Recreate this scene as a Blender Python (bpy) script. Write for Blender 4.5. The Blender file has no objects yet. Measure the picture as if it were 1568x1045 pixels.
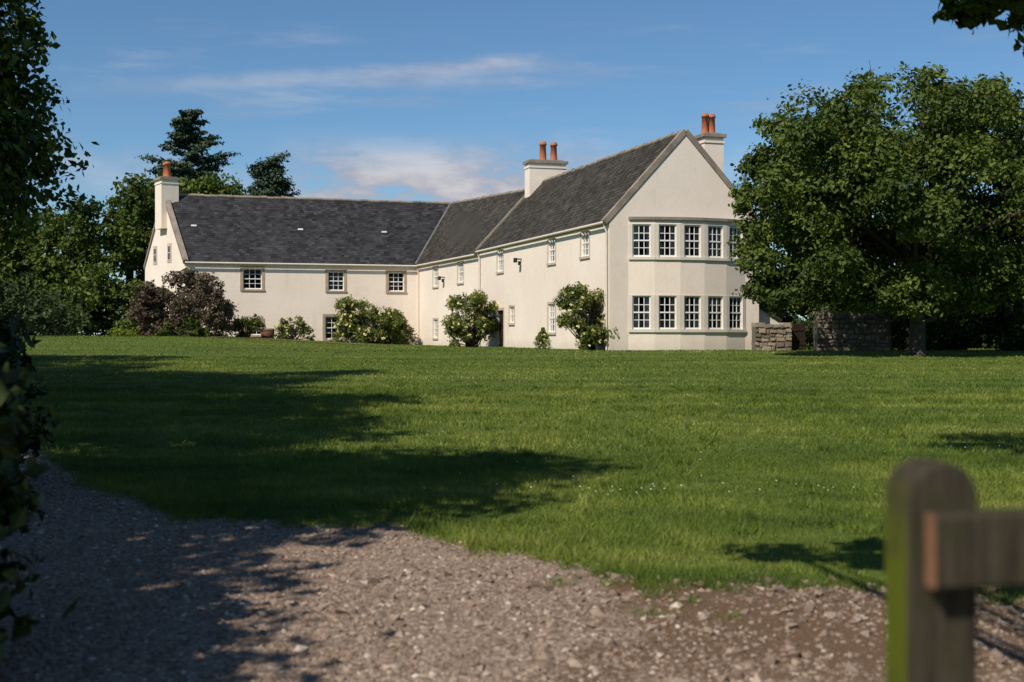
import bpy, math, random
import numpy as np
from mathutils import Vector
random.seed(5); rng=np.random.default_rng(7)
scene=bpy.context.scene
try:
    scene.view_settings.view_transform='Standard'; scene.view_settings.look='None'; scene.view_settings.exposure=0
except Exception: pass

# ------------------------------------------------------------------ node helpers
def mat(name):
    m=bpy.data.materials.new(name); m.use_nodes=True
    nt=m.node_tree; nt.nodes.clear()
    o=nt.nodes.new('ShaderNodeOutputMaterial')
    return m,nt,o
def N(nt,t,**k):
    n=nt.nodes.new(t)
    for a,v in k.items(): setattr(n,a,v)
    return n
def math_(nt,op,a,b=None,clamp=False):
    n=N(nt,'ShaderNodeMath',operation=op); n.use_clamp=clamp
    for i,v in enumerate((a,b)):
        if v is None: continue
        if isinstance(v,(int,float)): n.inputs[i].default_value=v
        else: nt.links.new(v,n.inputs[i])
    return n.outputs[0]
def sstep(nt,v,a,b,lo=0.0,hi=1.0):
    n=N(nt,'ShaderNodeMapRange',interpolation_type='SMOOTHSTEP')
    nt.links.new(v,n.inputs[0]); n.inputs[1].default_value=a; n.inputs[2].default_value=b
    n.inputs[3].default_value=lo; n.inputs[4].default_value=hi
    return n.outputs[0]
def ramp(nt,fac,stops):
    n=N(nt,'ShaderNodeValToRGB'); e=n.color_ramp.elements
    while len(e)<len(stops): e.new(0.5)
    for i,(p,c) in enumerate(stops):
        e[i].position=p; e[i].color=(c[0],c[1],c[2],1)
    nt.links.new(fac,n.inputs[0]); return n.outputs[0]
def noise(nt,scale,detail=4,rough=0.55,vec=None):
    n=N(nt,'ShaderNodeTexNoise'); n.inputs['Scale'].default_value=scale
    n.inputs['Detail'].default_value=detail; n.inputs['Roughness'].default_value=rough
    if vec is not None: nt.links.new(vec,n.inputs['Vector'])
    return n.outputs[0]
def mixc(nt,fac,a,b,mode='MIX'):
    n=N(nt,'ShaderNodeMix',data_type='RGBA',blend_type=mode)
    for i,v in ((0,fac),(6,a),(7,b)):
        if isinstance(v,(int,float)): n.inputs[i].default_value=v
        elif isinstance(v,tuple): n.inputs[i].default_value=(v[0],v[1],v[2],1)
        else: nt.links.new(v,n.inputs[i])
    return n.outputs[2]
def geo(nt): return N(nt,'ShaderNodeNewGeometry').outputs['Position']
def attr(nt): 
    return N(nt,'ShaderNodeAttribute',attribute_name='rnd').outputs['Fac']
def bsdf(nt,o,col,rough=0.9,bumpsrc=None,bstr=0.3,bdist=0.02,spec=0.3):
    p=N(nt,'ShaderNodeBsdfPrincipled')
    if isinstance(col,tuple): p.inputs['Base Color'].default_value=(col[0],col[1],col[2],1)
    else: nt.links.new(col,p.inputs['Base Color'])
    p.inputs['Roughness'].default_value=rough
    p.inputs['Specular IOR Level'].default_value=spec
    if bumpsrc is not None:
        b=N(nt,'ShaderNodeBump'); b.inputs['Strength'].default_value=bstr; b.inputs['Distance'].default_value=bdist
        nt.links.new(bumpsrc,b.inputs['Height']); nt.links.new(b.outputs[0],p.inputs['Normal'])
    nt.links.new(p.outputs[0],o.inputs[0]); return p

def leaf_mat(name,stops,trans=0.28):
    m,nt,o=mat(name)
    c=ramp(nt,attr(nt),stops)
    if trans<=0:
        bsdf(nt,o,c,.6,spec=.2); return m
    d=N(nt,'ShaderNodeBsdfPrincipled'); nt.links.new(c,d.inputs['Base Color'])
    d.inputs['Roughness'].default_value=0.6; d.inputs['Specular IOR Level'].default_value=0.25
    t=N(nt,'ShaderNodeBsdfTranslucent'); c2=mixc(nt,1.0,c,(1.1,1.25,0.5),'MULTIPLY'); nt.links.new(c2,t.inputs[0])
    x=N(nt,'ShaderNodeMixShader'); x.inputs[0].default_value=trans
    nt.links.new(d.outputs[0],x.inputs[1]); nt.links.new(t.outputs[0],x.inputs[2]); nt.links.new(x.outputs[0],o.inputs[0])
    return m
M={}
M['leaf']=leaf_mat('sycamore_leaf',[(0,(.028,.046,.009)),(.5,(.070,.105,.016)),(1,(.165,.20,.034))])
M['leafdark']=leaf_mat('dark_leaf',[(0,(.014,.024,.008)),(.5,(.034,.055,.014)),(1,(.075,.108,.024))],0)
M['needle']=leaf_mat('conifer_needle',[(0,(.018,.034,.020)),(.5,(.040,.070,.038)),(1,(.085,.125,.062))],0)
M['copper']=leaf_mat('copper_leaf',[(0,(.055,.034,.026)),(.4,(.120,.075,.055)),(.6,(.090,.095,.040)),(1,(.25,.18,.13))],.15)
M['roseleaf']=leaf_mat('rose_leaf',[(0,(.045,.066,.014)),(.5,(.115,.145,.028)),(1,(.24,.26,.065))])
M['lime']=leaf_mat('golden_leaf',[(0,(.08,.11,.012)),(1,(.24,.28,.03))])
def simple(name,c1,c2,scale,rough=.85,bs=.4,bd=.02,detail=5,spec=.3,use_rnd=False):
    m,nt,o=mat(name)
    f=noise(nt,scale,detail,.6,geo(nt))
    f2=math_(nt,'MULTIPLY_ADD',f,1.8); nt.nodes[-1].inputs[2].default_value=-.4
    if use_rnd:
        f2=math_(nt,'ADD',math_(nt,'MULTIPLY',f2,.35),math_(nt,'MULTIPLY',attr(nt),.65))
    c=ramp(nt,f2,[(0,c1),(1,c2)])
    bsdf(nt,o,c,rough,f,bs,bd,spec); return m
M['bark']=simple('bark',(.03,.024,.018),(.11,.09,.07),6,.95,.9,.05)
M['slate']=simple('slate_dark',(.012,.012,.014),(.074,.073,.076),.9,.7,.2,.01,use_rnd=True,spec=.12)
M['slate2']=simple('slate_mossy',(.020,.018,.015),(.096,.085,.067),.7,.75,.2,.01,use_rnd=True,spec=.12)
M['stone']=simple('sandstone',(.42,.33,.24),(.60,.50,.38),3,.9,.4,.01)
M['stonew']=simple('brown_sandstone',(.30,.22,.14),(.46,.36,.25),3,.9,.4,.01)
M['skew']=simple('skew_stone',(.15,.125,.10),(.36,.30,.23),2,.9,.5,.02)
M['pot']=simple('terracotta',(.34,.10,.045),(.52,.18,.08),5,.8,.2,.01)
M['white']=simple('white_paint',(.74,.73,.69),(.84,.83,.79),4,.45,.05,.002)
M['cream']=simple('cream_paint',(.62,.56,.47),(.72,.66,.56),3,.5,.05,.002)
M['dark']=simple('painted_room_shade',(.006,.006,.007),(.014,.013,.012),2,.9)  # near-black colour stands in for the shade of unlit rooms
M['curtain']=simple('curtain',(.46,.46,.46),(.66,.66,.64),6,.9)
M['door']=simple('door_paint',(.022,.014,.012),(.04,.026,.02),6,.5)
M['metal']=simple('black_metal',(.012,.012,.013),(.03,.03,.03),6,.4)
M['lead']=simple('lead',(.10,.10,.105),(.2,.2,.2),2,.6)
M['rubble']=simple('rubble_stone',(.07,.056,.042),(.44,.35,.26),5,.95,.8,.03,use_rnd=True)
M['mortar']=simple('mortar',(.10,.085,.065),(.18,.15,.115),8,.95,.6,.02)
M['petal']=simple('rose_petal',(.72,.60,.20),(.85,.80,.50),5,.7)
M['daisy']=simple('daisy_petal',(.7,.7,.66),(.85,.85,.8),5,.7)
M['barrelw']=simple('barrel_wood',(.09,.04,.02),(.26,.13,.07),9,.8)
# harl wall
m,nt,o=mat('cream_harling'); g=geo(nt)
big=noise(nt,.35,5,.6,g); fine=noise(nt,16,5,.7,g); med=noise(nt,2.6,5,.65,g)
mp=N(nt,'ShaderNodeMapping'); mp.inputs['Scale'].default_value=(2.2,2.2,.25); nt.links.new(g,mp.inputs[0])
streak=noise(nt,1.2,5,.65,mp.outputs[0])
c=ramp(nt,big,[(.3,(.79,.675,.56)),(.7,(.87,.765,.65))])
c=mixc(nt,sstep(nt,streak,.54,.8,0,.40),c,(.58,.48,.38))
c=mixc(nt,sstep(nt,med,.5,.75,0,.22),c,(.60,.51,.41))
sep=N(nt,'ShaderNodeSeparateXYZ'); nt.links.new(g,sep.inputs[0])
damp=math_(nt,'ADD',sep.outputs[2],math_(nt,'MULTIPLY',big,.7))
c=mixc(nt,sstep(nt,damp,1.35,1.9,.3,0),c,(.42,.38,.28))
c=mixc(nt,sstep(nt,fine,.35,.6,.12,0),c,(.40,.33,.27))
bsdf(nt,o,c,.95,fine,.4,.02,.08); M['wall']=m
# glass
m,nt,o=mat('window_glass')
tr=N(nt,'ShaderNodeBsdfTransparent'); tr.inputs[0].default_value=(.75,.78,.78,1)
gl=N(nt,'ShaderNodeBsdfGlossy'); gl.inputs['Roughness'].default_value=.03; gl.inputs[0].default_value=(.7,.7,.7,1)
fr=N(nt,'ShaderNodeFresnel'); fr.inputs[0].default_value=1.45
x=N(nt,'ShaderNodeMixShader'); nt.links.new(math_(nt,'MULTIPLY',fr.outputs[0],.9),x.inputs[0]); 
nt.links.new(tr.outputs[0],x.inputs[1]); nt.links.new(gl.outputs[0],x.inputs[2]); nt.links.new(x.outputs[0],o.inputs[0]); M['glass']=m
# gravel stones
m,nt,o=mat('gravel_stone')
c=ramp(nt,attr(nt),[(0,(.115,.080,.060)),(.45,(.245,.178,.135)),(.8,(.36,.28,.215)),(1,(.58,.50,.41))])
bsdf(nt,o,c,.9,noise(nt,60,3,.6,geo(nt)),.3,.01,.15); M['gstone']=m
# gravel bed
m,nt,o=mat('gravel_bed'); g=geo(nt)
v=N(nt,'ShaderNodeTexVoronoi'); v.inputs['Scale'].default_value=42; nt.links.new(g,v.inputs['Vector'])
sc=N(nt,'ShaderNodeSeparateColor'); nt.links.new(v.outputs['Color'],sc.inputs[0])
c=ramp(nt,sc.outputs[0],[(0,(.13,.090,.065)),(.6,(.25,.18,.135)),(1,(.38,.30,.23))])
sp=N(nt,'ShaderNodeSeparateXYZ'); nt.links.new(g,sp.inputs[0])
soil=math_(nt,'ADD',noise(nt,1.3,5,.65,g),sstep(nt,sp.outputs[0],-.3,1.2,-.12,.2))
soil=math_(nt,'MULTIPLY',sstep(nt,soil,.5,.62,0,.9),sstep(nt,sp.outputs[1],4.6,6.4,0,1))
c=mixc(nt,soil,c,(.125,.075,.042))
bsdf(nt,o,c,.95,v.outputs['Distance'],.6,.02,.15); M['gbed']=m
# mowing stripes (alternate passes lay the grass different ways)
def stripes(nt,g):
    mp=N(nt,'ShaderNodeMapping'); mp.inputs['Rotation'].default_value=(0,0,math.radians(-80)); nt.links.new(g,mp.inputs[0])
    s=N(nt,'ShaderNodeSeparateXYZ'); nt.links.new(mp.outputs[0],s.inputs[0])
    w=math_(nt,'ADD',s.outputs[0],math_(nt,'MULTIPLY',noise(nt,.12,3,.5,g),2.5))
    return sstep(nt,math_(nt,'SINE',math_(nt,'MULTIPLY',w,2.6)),-.5,.5)
# lawn turf sheet
m,nt,o=mat('lawn_turf'); g=geo(nt)
mp=N(nt,'ShaderNodeMapping'); mp.inputs['Scale'].default_value=(.16,1.,1.); nt.links.new(g,mp.inputs[0])
n1=noise(nt,.35,5,.6,mp.outputs[0]); n2=noise(nt,9,5,.7,g)
c=ramp(nt,n1,[(.3,(.062,.095,.016)),(.7,(.125,.155,.030))])
c=mixc(nt,sstep(nt,n2,.35,.7,0,.45),c,(.045,.070,.014))
bsdf(nt,o,c,.95,n2,.8,.04,.1); M['turf']=m
# grass blade
m,nt,o=mat('grass_blade'); g=geo(nt)
mp=N(nt,'ShaderNodeMapping'); mp.inputs['Scale'].default_value=(.16,1.,1.); mp.inputs['Rotation'].default_value=(0,0,.12); nt.links.new(g,mp.inputs[0])
n1=noise(nt,.55,5,.6,mp.outputs[0]); n3=noise(nt,1.3,5,.65,g); n4=noise(nt,.3,4,.6,g)
r_=math_(nt,'ADD',math_(nt,'MULTIPLY',attr(nt),.36),math_(nt,'ADD',sstep(nt,n1,.38,.62,0,.30),math_(nt,'ADD',sstep(nt,n3,.38,.64,-.05,.26),sstep(nt,n4,.4,.6,-.08,.14))))
r_=math_(nt,'ADD',r_,math_(nt,'MULTIPLY',stripes(nt,g),.13))
c=ramp(nt,r_,[(0,(.046,.084,.012)),(.4,(.105,.158,.020)),(.75,(.20,.245,.036)),(1,(.37,.36,.10))])
d=N(nt,'ShaderNodeBsdfPrincipled'); nt.links.new(c,d.inputs['Base Color']); d.inputs['Roughness'].default_value=.55
d.inputs['Specular IOR Level'].default_value=.25
t=N(nt,'ShaderNodeBsdfTranslucent'); nt.links.new(c,t.inputs[0])
x=N(nt,'ShaderNodeMixShader'); x.inputs[0].default_value=.25
nt.links.new(d.outputs[0],x.inputs[1]); nt.links.new(t.outputs[0],x.inputs[2]); nt.links.new(x.outputs[0],o.inputs[0]); M['grass']=m
# weathered wood, algae on the west-facing side
m,nt,o=mat('weathered_wood'); g=geo(nt)
mp=N(nt,'ShaderNodeMapping'); mp.inputs['Scale'].default_value=(30,30,3); nt.links.new(g,mp.inputs[0])
gr=noise(nt,2,6,.7,mp.outputs[0]); bl=noise(nt,14,5,.7,g)
c=ramp(nt,gr,[(.3,(.022,.018,.013)),(.7,(.080,.064,.046))])
c=mixc(nt,sstep(nt,bl,.42,.62,0,.6),c,(.040,.044,.018))
nn=N(nt,'ShaderNodeNewGeometry'); sp=N(nt,'ShaderNodeSeparateXYZ'); nt.links.new(nn.outputs['Normal'],sp.inputs[0])
sg=N(nt,'ShaderNodeSeparateXYZ'); nt.links.new(g,sg.inputs[0])
al=math_(nt,'MULTIPLY',sstep(nt,sp.outputs[0],-.95,-.8,1,0),sstep(nt,noise(nt,9,4,.6,g),.3,.5,.4,1))
al=math_(nt,'MULTIPLY',al,sstep(nt,sg.outputs[2],1.25,1.38,1,.2))
c=mixc(nt,al,c,(.095,.115,.010))
bsdf(nt,o,c,.95,gr,.6,.01,.1); M['wood']=m

# ------------------------------------------------------------------ mesh builder
class B:
    def __init__(s): s.p=[]; s.nv=0
    def add(s,V,F,mi=0,rnd=None,smooth=False):
        V=np.asarray(V,float).reshape(-1,3); F=np.asarray(F,int)
        if rnd is None: rnd=rng.random(len(F))
        rnd=np.broadcast_to(rnd,(len(F),)).astype(float)
        s.p.append((V,F+s.nv,mi,rnd,smooth)); s.nv+=len(V)
    def build(s,name,mats,parent=None):
        me=bpy.data.meshes.new(name)
        V=np.concatenate([p[0] for p in s.p]); me.vertices.add(len(V)); me.vertices.foreach_set('co',V.ravel())
        L=np.concatenate([p[1].ravel() for p in s.p]); me.loops.add(len(L)); me.loops.foreach_set('vertex_index',L.astype(np.int32))
        sz=np.concatenate([np.full(len(p[1]),p[1].shape[1]) for p in s.p]); st=np.concatenate([[0],np.cumsum(sz)[:-1]])
        me.polygons.add(len(sz)); me.polygons.foreach_set('loop_start',st.astype(np.int32))
        try: me.polygons.foreach_set('loop_total',sz.astype(np.int32))
        except Exception: pass
        me.polygons.foreach_set('material_index',np.concatenate([np.full(len(p[1]),p[2]) for p in s.p]).astype(np.int32))
        me.polygons.foreach_set('use_smooth',np.concatenate([np.full(len(p[1]),p[4]) for p in s.p]).astype(bool))
        a=me.attributes.new('rnd','FLOAT','FACE'); a.data.foreach_set('value',np.concatenate([p[3] for p in s.p]).astype(np.float32))
        me.update(calc_edges=True)
        for x in mats: me.materials.append(M[x])
        ob=bpy.data.objects.new(name,me); scene.collection.objects.link(ob)
        if parent: ob.parent=parent
        return ob
BOXF=[(0,3,2,1),(4,5,6,7),(0,1,5,4),(1,2,6,5),(2,3,7,6),(3,0,4,7)]
class Fr:   # local frame: u along wall, w outward, z up
    def __init__(s,P0,P1,side):
        d=np.array(P1,float)-np.array(P0,float); s.L=np.hypot(*d); s.d=d/s.L; s.P=np.array(P0,float)
        s.n=np.array((s.d[1],-s.d[0]))*side
    def pt(s,u,w,z):
        q=s.P+s.d*u+s.n*w; return (q[0],q[1],z)
def fbox(b,f,u0,u1,w0,w1,z0,z1,mi=0,rnd=None):
    V=[f.pt(u,w,z) for z in (z0,z1) for u,w in ((u0,w0),(u1,w0),(u1,w1),(u0,w1))]
    b.add(V,BOXF,mi,rnd)
def tube(b,pts,rad,mi=0,n=8,cap=True):
    pts=[Vector(p) for p in pts]; V=[]
    for i,p in enumerate(pts):
        t=(pts[min(i+1,len(pts)-1)]-pts[max(i-1,0)]).normalized()
        a=t.orthogonal().normalized() if i==0 else (a-t*a.dot(t)).normalized()
        c=t.cross(a)
        for k in range(n):
            th=2*math.pi*k/n; V.append(p+(a*math.cos(th)+c*math.sin(th))*rad[i])
    F=[(i*n+k,i*n+(k+1)%n,(i+1)*n+(k+1)%n,(i+1)*n+k) for i in range(len(pts)-1) for k in range(n)]
    b.add([tuple(v) for v in V],F,mi,None,True)
    if cap:
        b.add([tuple(v) for v in V[-n:]],[tuple(range(n))],mi)

# ------------------------------------------------------------------ terrain
def ss(x): x=np.clip(x,0,1); return x*x*(3-2*x)
def tz(X,Y):
    X=np.asarray(X,float); Y=np.asarray(Y,float)
    return .97*np.clip((Y-5)/45,0,1)+.58*ss((-X-5)/15)*ss((Y-42)/33)
EX=[-40,-12,-9,-7,-5.8,-4,-2.6,-.94,-.4,.37,.9,2.3,3.1,9]
EY=[60,25,21.5,18,15.9,12.5,10.6,10.2,9.5,8.7,8.15,8.1,7.7,6.3]
def edge(X):
    X=np.asarray(X,float)
    return np.interp(X,EX,EY)+.10*np.sin(X*5.1)+.06*np.sin(X*12.7+1)+.04*np.sin(X*29)
def low(X): 
    return np.where(np.asarray(X)<-5.2,np.maximum(-4,edge(X)-4.5),-4.0)
xs=np.concatenate([[-900,-500,-300,-180,-110,-80],np.arange(-60,61,1.),[80,110,180,300,500,900]])
ys=np.concatenate([[-300,-120,-60],np.arange(-30,131,1.),[160,220,320,500,800,1500]])
XX,YY=np.meshgrid(xs,ys); V=np.stack([XX,YY,tz(XX,YY)],-1).reshape(-1,3)
nx=len(xs); F=[(j*nx+i,j*nx+i+1,(j+1)*nx+i+1,(j+1)*nx+i) for j in range(len(ys)-1) for i in range(nx-1)]
b=B(); b.add(V,F,0,None,True); b.build('ground',['turf'])
# gravel drive
b=B(); gx=np.arange(-16,8.01,.05)
e=edge(gx); lo=low(gx); V=[]
for X,E,Lo in zip(gx,e,lo):
    for k in range(3):
        if Lo<5: Y=(Lo,min(5,E),E)[k]
        else: Y=Lo+(E-Lo)*k/2
        V.append((X,Y,float(tz(X,Y))+.004))
F=[(i*3+k,(i+1)*3+k,(i+1)*3+k+1,i*3+k+1) for i in range(len(gx)-1) for k in range(2)]
b.add(V,F,0)
# stones
def stones(b,X,Y,r,mi,zoff=.3):
    n=len(X); base=np.array([(1,0,0),(-1,0,0),(0,1,0),(0,-1,0),(0,0,1),(0,0,-1)],float)
    tri=np.array([(0,2,4),(2,1,4),(1,3,4),(3,0,4),(2,0,5),(1,2,5),(3,1,5),(0,3,5)])
    q=rng.normal(size=(n,4)); q/=np.linalg.norm(q,axis=1)[:,None]; w,x,y,z=q.T
    R=np.stack([1-2*(y*y+z*z),2*(x*y-z*w),2*(x*z+y*w),2*(x*y+z*w),1-2*(x*x+z*z),2*(y*z-x*w),2*(x*z-y*w),2*(y*z+x*w),1-2*(x*x+y*y)],-1).reshape(n,3,3)
    P=base[None]*(.65+.7*rng.random((n,6,1)))*np.array([1.2,1,.8])
    P=np.einsum('nij,nkj->nki',R,P)*r[:,None,None]; P[:,:,2]*=.75
    P+=np.stack([X,Y,tz(X,Y)+r*zoff],-1)[:,None,:]
    F=(tri[None]+np.arange(n)[:,None,None]*6).reshape(-1,3)
    b.add(P,F,mi,np.repeat(np.clip(rng.normal(.47,.22,n),0,1),8))
n=130000; Y=4.2+rng.random(n)**1.3*14; X=(rng.random(n)*2-1)*(.5*Y+.6)
k=(Y<edge(X)+.08*rng.normal(size=n))&(Y>low(X))
soilf=np.clip((X+.2)/1.2,0,1)*np.clip((Y-5.0)/1.5,0,1)*(.6+.4*np.sin(X*3+Y*2.3))
k&=~(rng.random(n)<soilf*.85); X=X[k];Y=Y[k]; stones(b,X,Y,(.007+.012*rng.random(len(X))**2)*(1+.03*Y),1,.15)
n=2200; X=-1.5+rng.random(n)*6.0; Y=4.5+rng.random(n)*3.9; k=Y<edge(X)+.05; X=X[k];Y=Y[k]
stones(b,X,Y,.011+.036*rng.random(len(X))**3,1,.3)
b.build('gravel_drive',['gbed','gstone'])

# ------------------------------------------------------------------ grass
def blades(X,Y,h,w,b,mi=0,lean=.5):
    n=len(X); a=rng.random(n)*2*math.pi; z=tz(X,Y)
    c=np.stack([X,Y,z],-1); s=np.stack([np.cos(a),np.sin(a),0*a],-1)*w[:,None]*.5
    l=rng.normal(size=(n,2))*lean; tip=c+np.stack([l[:,0]*h,l[:,1]*h,h],-1)
    V=np.stack([c-s,c+s,tip],1); F=np.arange(3*n).reshape(n,3)
    b.add(V,F,mi,rng.random(n))
b=B()
def scatter(n,y0,y1,p=1.0,ov=.5):
    Y=np.sqrt(y0**2+(y1**2-y0**2)*rng.random(n)**p); X=(rng.random(n)*2-1)*(ov*Y+.5)
    return X,Y
for (n,y0,y1,h,w) in ((220000,7.2,15,.050,.007),(160000,15,27,.055,.012),(110000,27,45,.05,.022),(70000,45,84,.05,.04)):
    X,Y=scatter(n,y0,y1,ov=.47)
    k=(Y>edge(X)-.05*np.abs(rng.normal(size=n)))|(Y<low(X)); X=X[k];Y=Y[k]
    patch=.78+.3*np.sin(X*1.3+np.sin(Y*.9)*2)*np.sin(Y*.8+X*.4)+.22*np.sin(X*4.1+np.sin(Y*3.3)*1.7)*np.sin(Y*3.7+X)
    hh=h*(.5+.9*rng.random(len(X)))*patch
    ed=np.clip(1-(Y-edge(X))/.5,0,1)*(Y<16); hh=hh*(1+.9*ed)
    blades(X,Y,hh,np.full(len(X),w)*(.7+.6*rng.random(len(X))),b)
n=5000; X=rng.random(n)*9-5; Y=edge(X)-np.abs(rng.normal(size=n))*.13
blades(X,Y,.03+.04*rng.random(n),np.full(n,.008),b,lean=.8)
for i in range(60):   # tufts on the bare soil strip and rough clumps in the lawn
    cx=random.uniform(.2,3.6); cy=float(edge(cx))-abs(random.gauss(0,.35)); m_=random.randint(20,70)
    X=cx+rng.normal(size=m_)*.05; Y=cy+rng.normal(size=m_)*.05
    blades(X,Y,.03+.04*rng.random(m_),np.full(m_,.007),b,lean=.8)
for i in range(600):
    cy=math.sqrt(random.uniform(8.5**2,28**2)); cx=random.uniform(-.42,.42)*cy
    if cy<float(edge(cx))+.1: continue
    m_=random.randint(30,90); sp_=random.uniform(.04,.12); X=cx+rng.normal(size=m_)*sp_; Y=cy+rng.normal(size=m_)*sp_
    blades(X,Y,(.05+.05*rng.random(m_)),np.full(m_,.008+.0003*cy),b,lean=.55)
b.build('lawn_grass',['grass'])
# daisies
b=B()
for cx,cy,sp,n in ((1.05,11.9,.35,16),(3.0,11.9,.3,10),(-.2,12.6,1.0,6),(2.0,13.5,2.,8),(0,17,5,12),(5,17,3,10),(2,24,8,14)):
    for i in range(n):
        x=cx+random.gauss(0,sp); y=cy+random.gauss(0,sp*.5)
        if y<edge(x)+.3: continue
        r=.013*random.uniform(.6,1.25); z=float(tz(x,y))+.055+random.random()*.02
        ring=[(x+r*math.cos(t*math.pi/3),y+r*math.sin(t*math.pi/3),z+.004*math.sin(t*2)) for t in range(6)]
        b.add(ring,[tuple(range(6))],0)
        b.add([(x-.0015,y,z-.06),(x+.0015,y,z-.06),(x,y,z)],[(0,1,2)],1)
b.build('daisies',['daisy','grass'])

# ------------------------------------------------------------------ foliage
def crown(b,lobes,sub,lps,leaf,mi=1,spread=.34,shell=.5,up=.35,tint=None):
    lobes=np.asarray(lobes,float); nl=len(lobes)
    r=lobes[:,3]; fl=lobes[:,4] if lobes.shape[1]>4 else np.full(nl,.8)
    d=rng.normal(size=(nl,sub,3)); d/=np.linalg.norm(d,axis=2)[...,None]
    rad=(shell+(1-shell)*rng.random((nl,sub))**.7)
    sc=np.stack([np.ones(nl),np.ones(nl),fl],-1)[:,None,:]
    S=lobes[:,None,:3]+d*rad[...,None]*r[:,None,None]*sc
    lr=rng.random((nl,1,1)); sr=rng.random((nl,sub,1))
    off=rng.normal(size=(nl,sub,lps,3))*(spread*r)[:,None,None,None]*.55*sc[:,:,None,:]
    C=S[:,:,None,:]+off; out=C-lobes[:,None,None,:3]
    out=out/(np.linalg.norm(out,axis=3)[...,None]+1e-6)
    rv=(.30*lr+.30*sr+.40*rng.random((nl,sub,lps))); rv=np.clip((rv-.5)*1.35+.5,0,1)
    C=C.reshape(-1,3); out=out.reshape(-1,3); n=len(C)
    nn=out*.7+rng.normal(size=(n,3))*.55+np.array([0,0,up]); nn/=np.linalg.norm(nn,axis=1)[:,None]
    t=np.cross(nn,rng.normal(size=(n,3))); t/=np.linalg.norm(t,axis=1)[:,None]+1e-9; bb=np.cross(nn,t)
    s=(leaf*(.6+.8*rng.random(n)))[:,None]*.5
    V=np.stack([C-t*s,C+bb*s*.62-t*s*.1,C+t*s-nn*s*.35,C-bb*s*.62-t*s*.1],1)
    b.add(V,np.arange(4*n).reshape(n,4),mi,rv.ravel())
def ell_lobes(c,R,n,rr,mind=.6,pw=2.6,inner=.35):
    out=[]; tries=0
    while len(out)<n and tries<20000:
        tries+=1
        p=np.array([random.uniform(-1,1) for _ in range(3)])
        q=(abs(p)**pw).sum()**(1/pw)
        if q>1 or q<inner: continue
        r=random.uniform(*rr)
        P=np.array(c)+p*(np.array(R)-r*.8)
        if all(np.linalg.norm(P-o[:3])>mind*(r+o[3])*.7 for o in out): out.append(np.array([*P,r,.8]))
    return out
def tree(name,base,trunk_r,fork,lobes,sub,lps,leaf,lm='leaf',nl=16,top=None,**k):
    b=B(); x,y=base; z=float(tz(x,y)); L=np.array(lobes); c=L[:,:3].mean(0); ztop=L[:,2].max() if top is None else top
    tp=[(x,y,z-.2),(x+.02,y,z+.25),(x+.05,y+.03,z+fork*.6),(x*.85+c[0]*.15,y*.85+c[1]*.15,z+fork*1.2),(c[0],c[1],(z+ztop)*.5+.4),(c[0]+.2,c[1],ztop-.4)]
    tube(b,tp,[trunk_r*1.7,trunk_r*1.15,trunk_r,trunk_r*.8,trunk_r*.45,trunk_r*.1],0,10)
    idx=list(range(len(L))); random.shuffle(idx)
    for i in idx[:nl]:
        e_=L[i,:3]; f=random.uniform(.1,.9)
        s_=np.array(tp[2])*(1-f)+np.array(tp[4])*f
        if s_[2]>e_[2]+.5: s_=np.array(tp[2])
        mid=(s_+e_)/2+np.array([random.uniform(-.3,.3),random.uniform(-.3,.3),.25])
        tube(b,[s_,mid,e_],[trunk_r*.42,trunk_r*.26,trunk_r*.07],0,6,False)
        for j in range(2):
            a_=np.array(mid); q=e_+np.array([random.gauss(0,.5) for _ in range(3)])*L[i,3]
            tube(b,[a_,(a_+q)/2,q],[trunk_r*.16,trunk_r*.1,trunk_r*.03],0,5,False)
    crown(b,lobes,sub,lps,leaf,1,**k)
    return b.build(name,['bark',lm])
# big sycamore right
L=ell_lobes((14.25,46,6.5),(6.3,5.6,4.5),115,(.7,1.3),.62)
L=[l for l in L if not (l[2]<3.0 and abs(l[0]-14.2)<2.0) ]
L+= [np.array(v) for v in ([8.6,45.5,3.3,.7,.8],[9.4,45,2.9,.7,.8],[8.5,46,5.2,.75,.8],[9.3,45.5,8.8,.8,.8],[12.3,45.5,10.1,.7,.8],[14.6,45.5,10.3,.7,.8],[16.6,45.6,10.0,.7,.8],[17.6,44.5,3.5,.9,.8],[15.8,44.2,3.2,.8,.8],[19.0,45,3.2,.9,.8],[18.4,44.5,9.2,.8,.8],
  [8.45,45.5,4.3,.65,.8],[9.1,45.2,4.0,.7,.8],[9.9,45,3.5,.75,.8],[10.7,45.2,3.3,.8,.8],[11.5,44.8,3.2,.8,.8],[8.2,45.8,6.4,.6,.8],[8.7,45.8,7.6,.7,.8],[12.3,44.6,3.1,.7,.8]) ]
L+= [np.array([random.uniform(16,20),random.uniform(44,48),random.uniform(3,8.8),.95,.8]) for i in range(14)]
tree('sycamore_tree',(14.25,46),.26,1.9,L,26,34,.17,nl=34)
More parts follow.
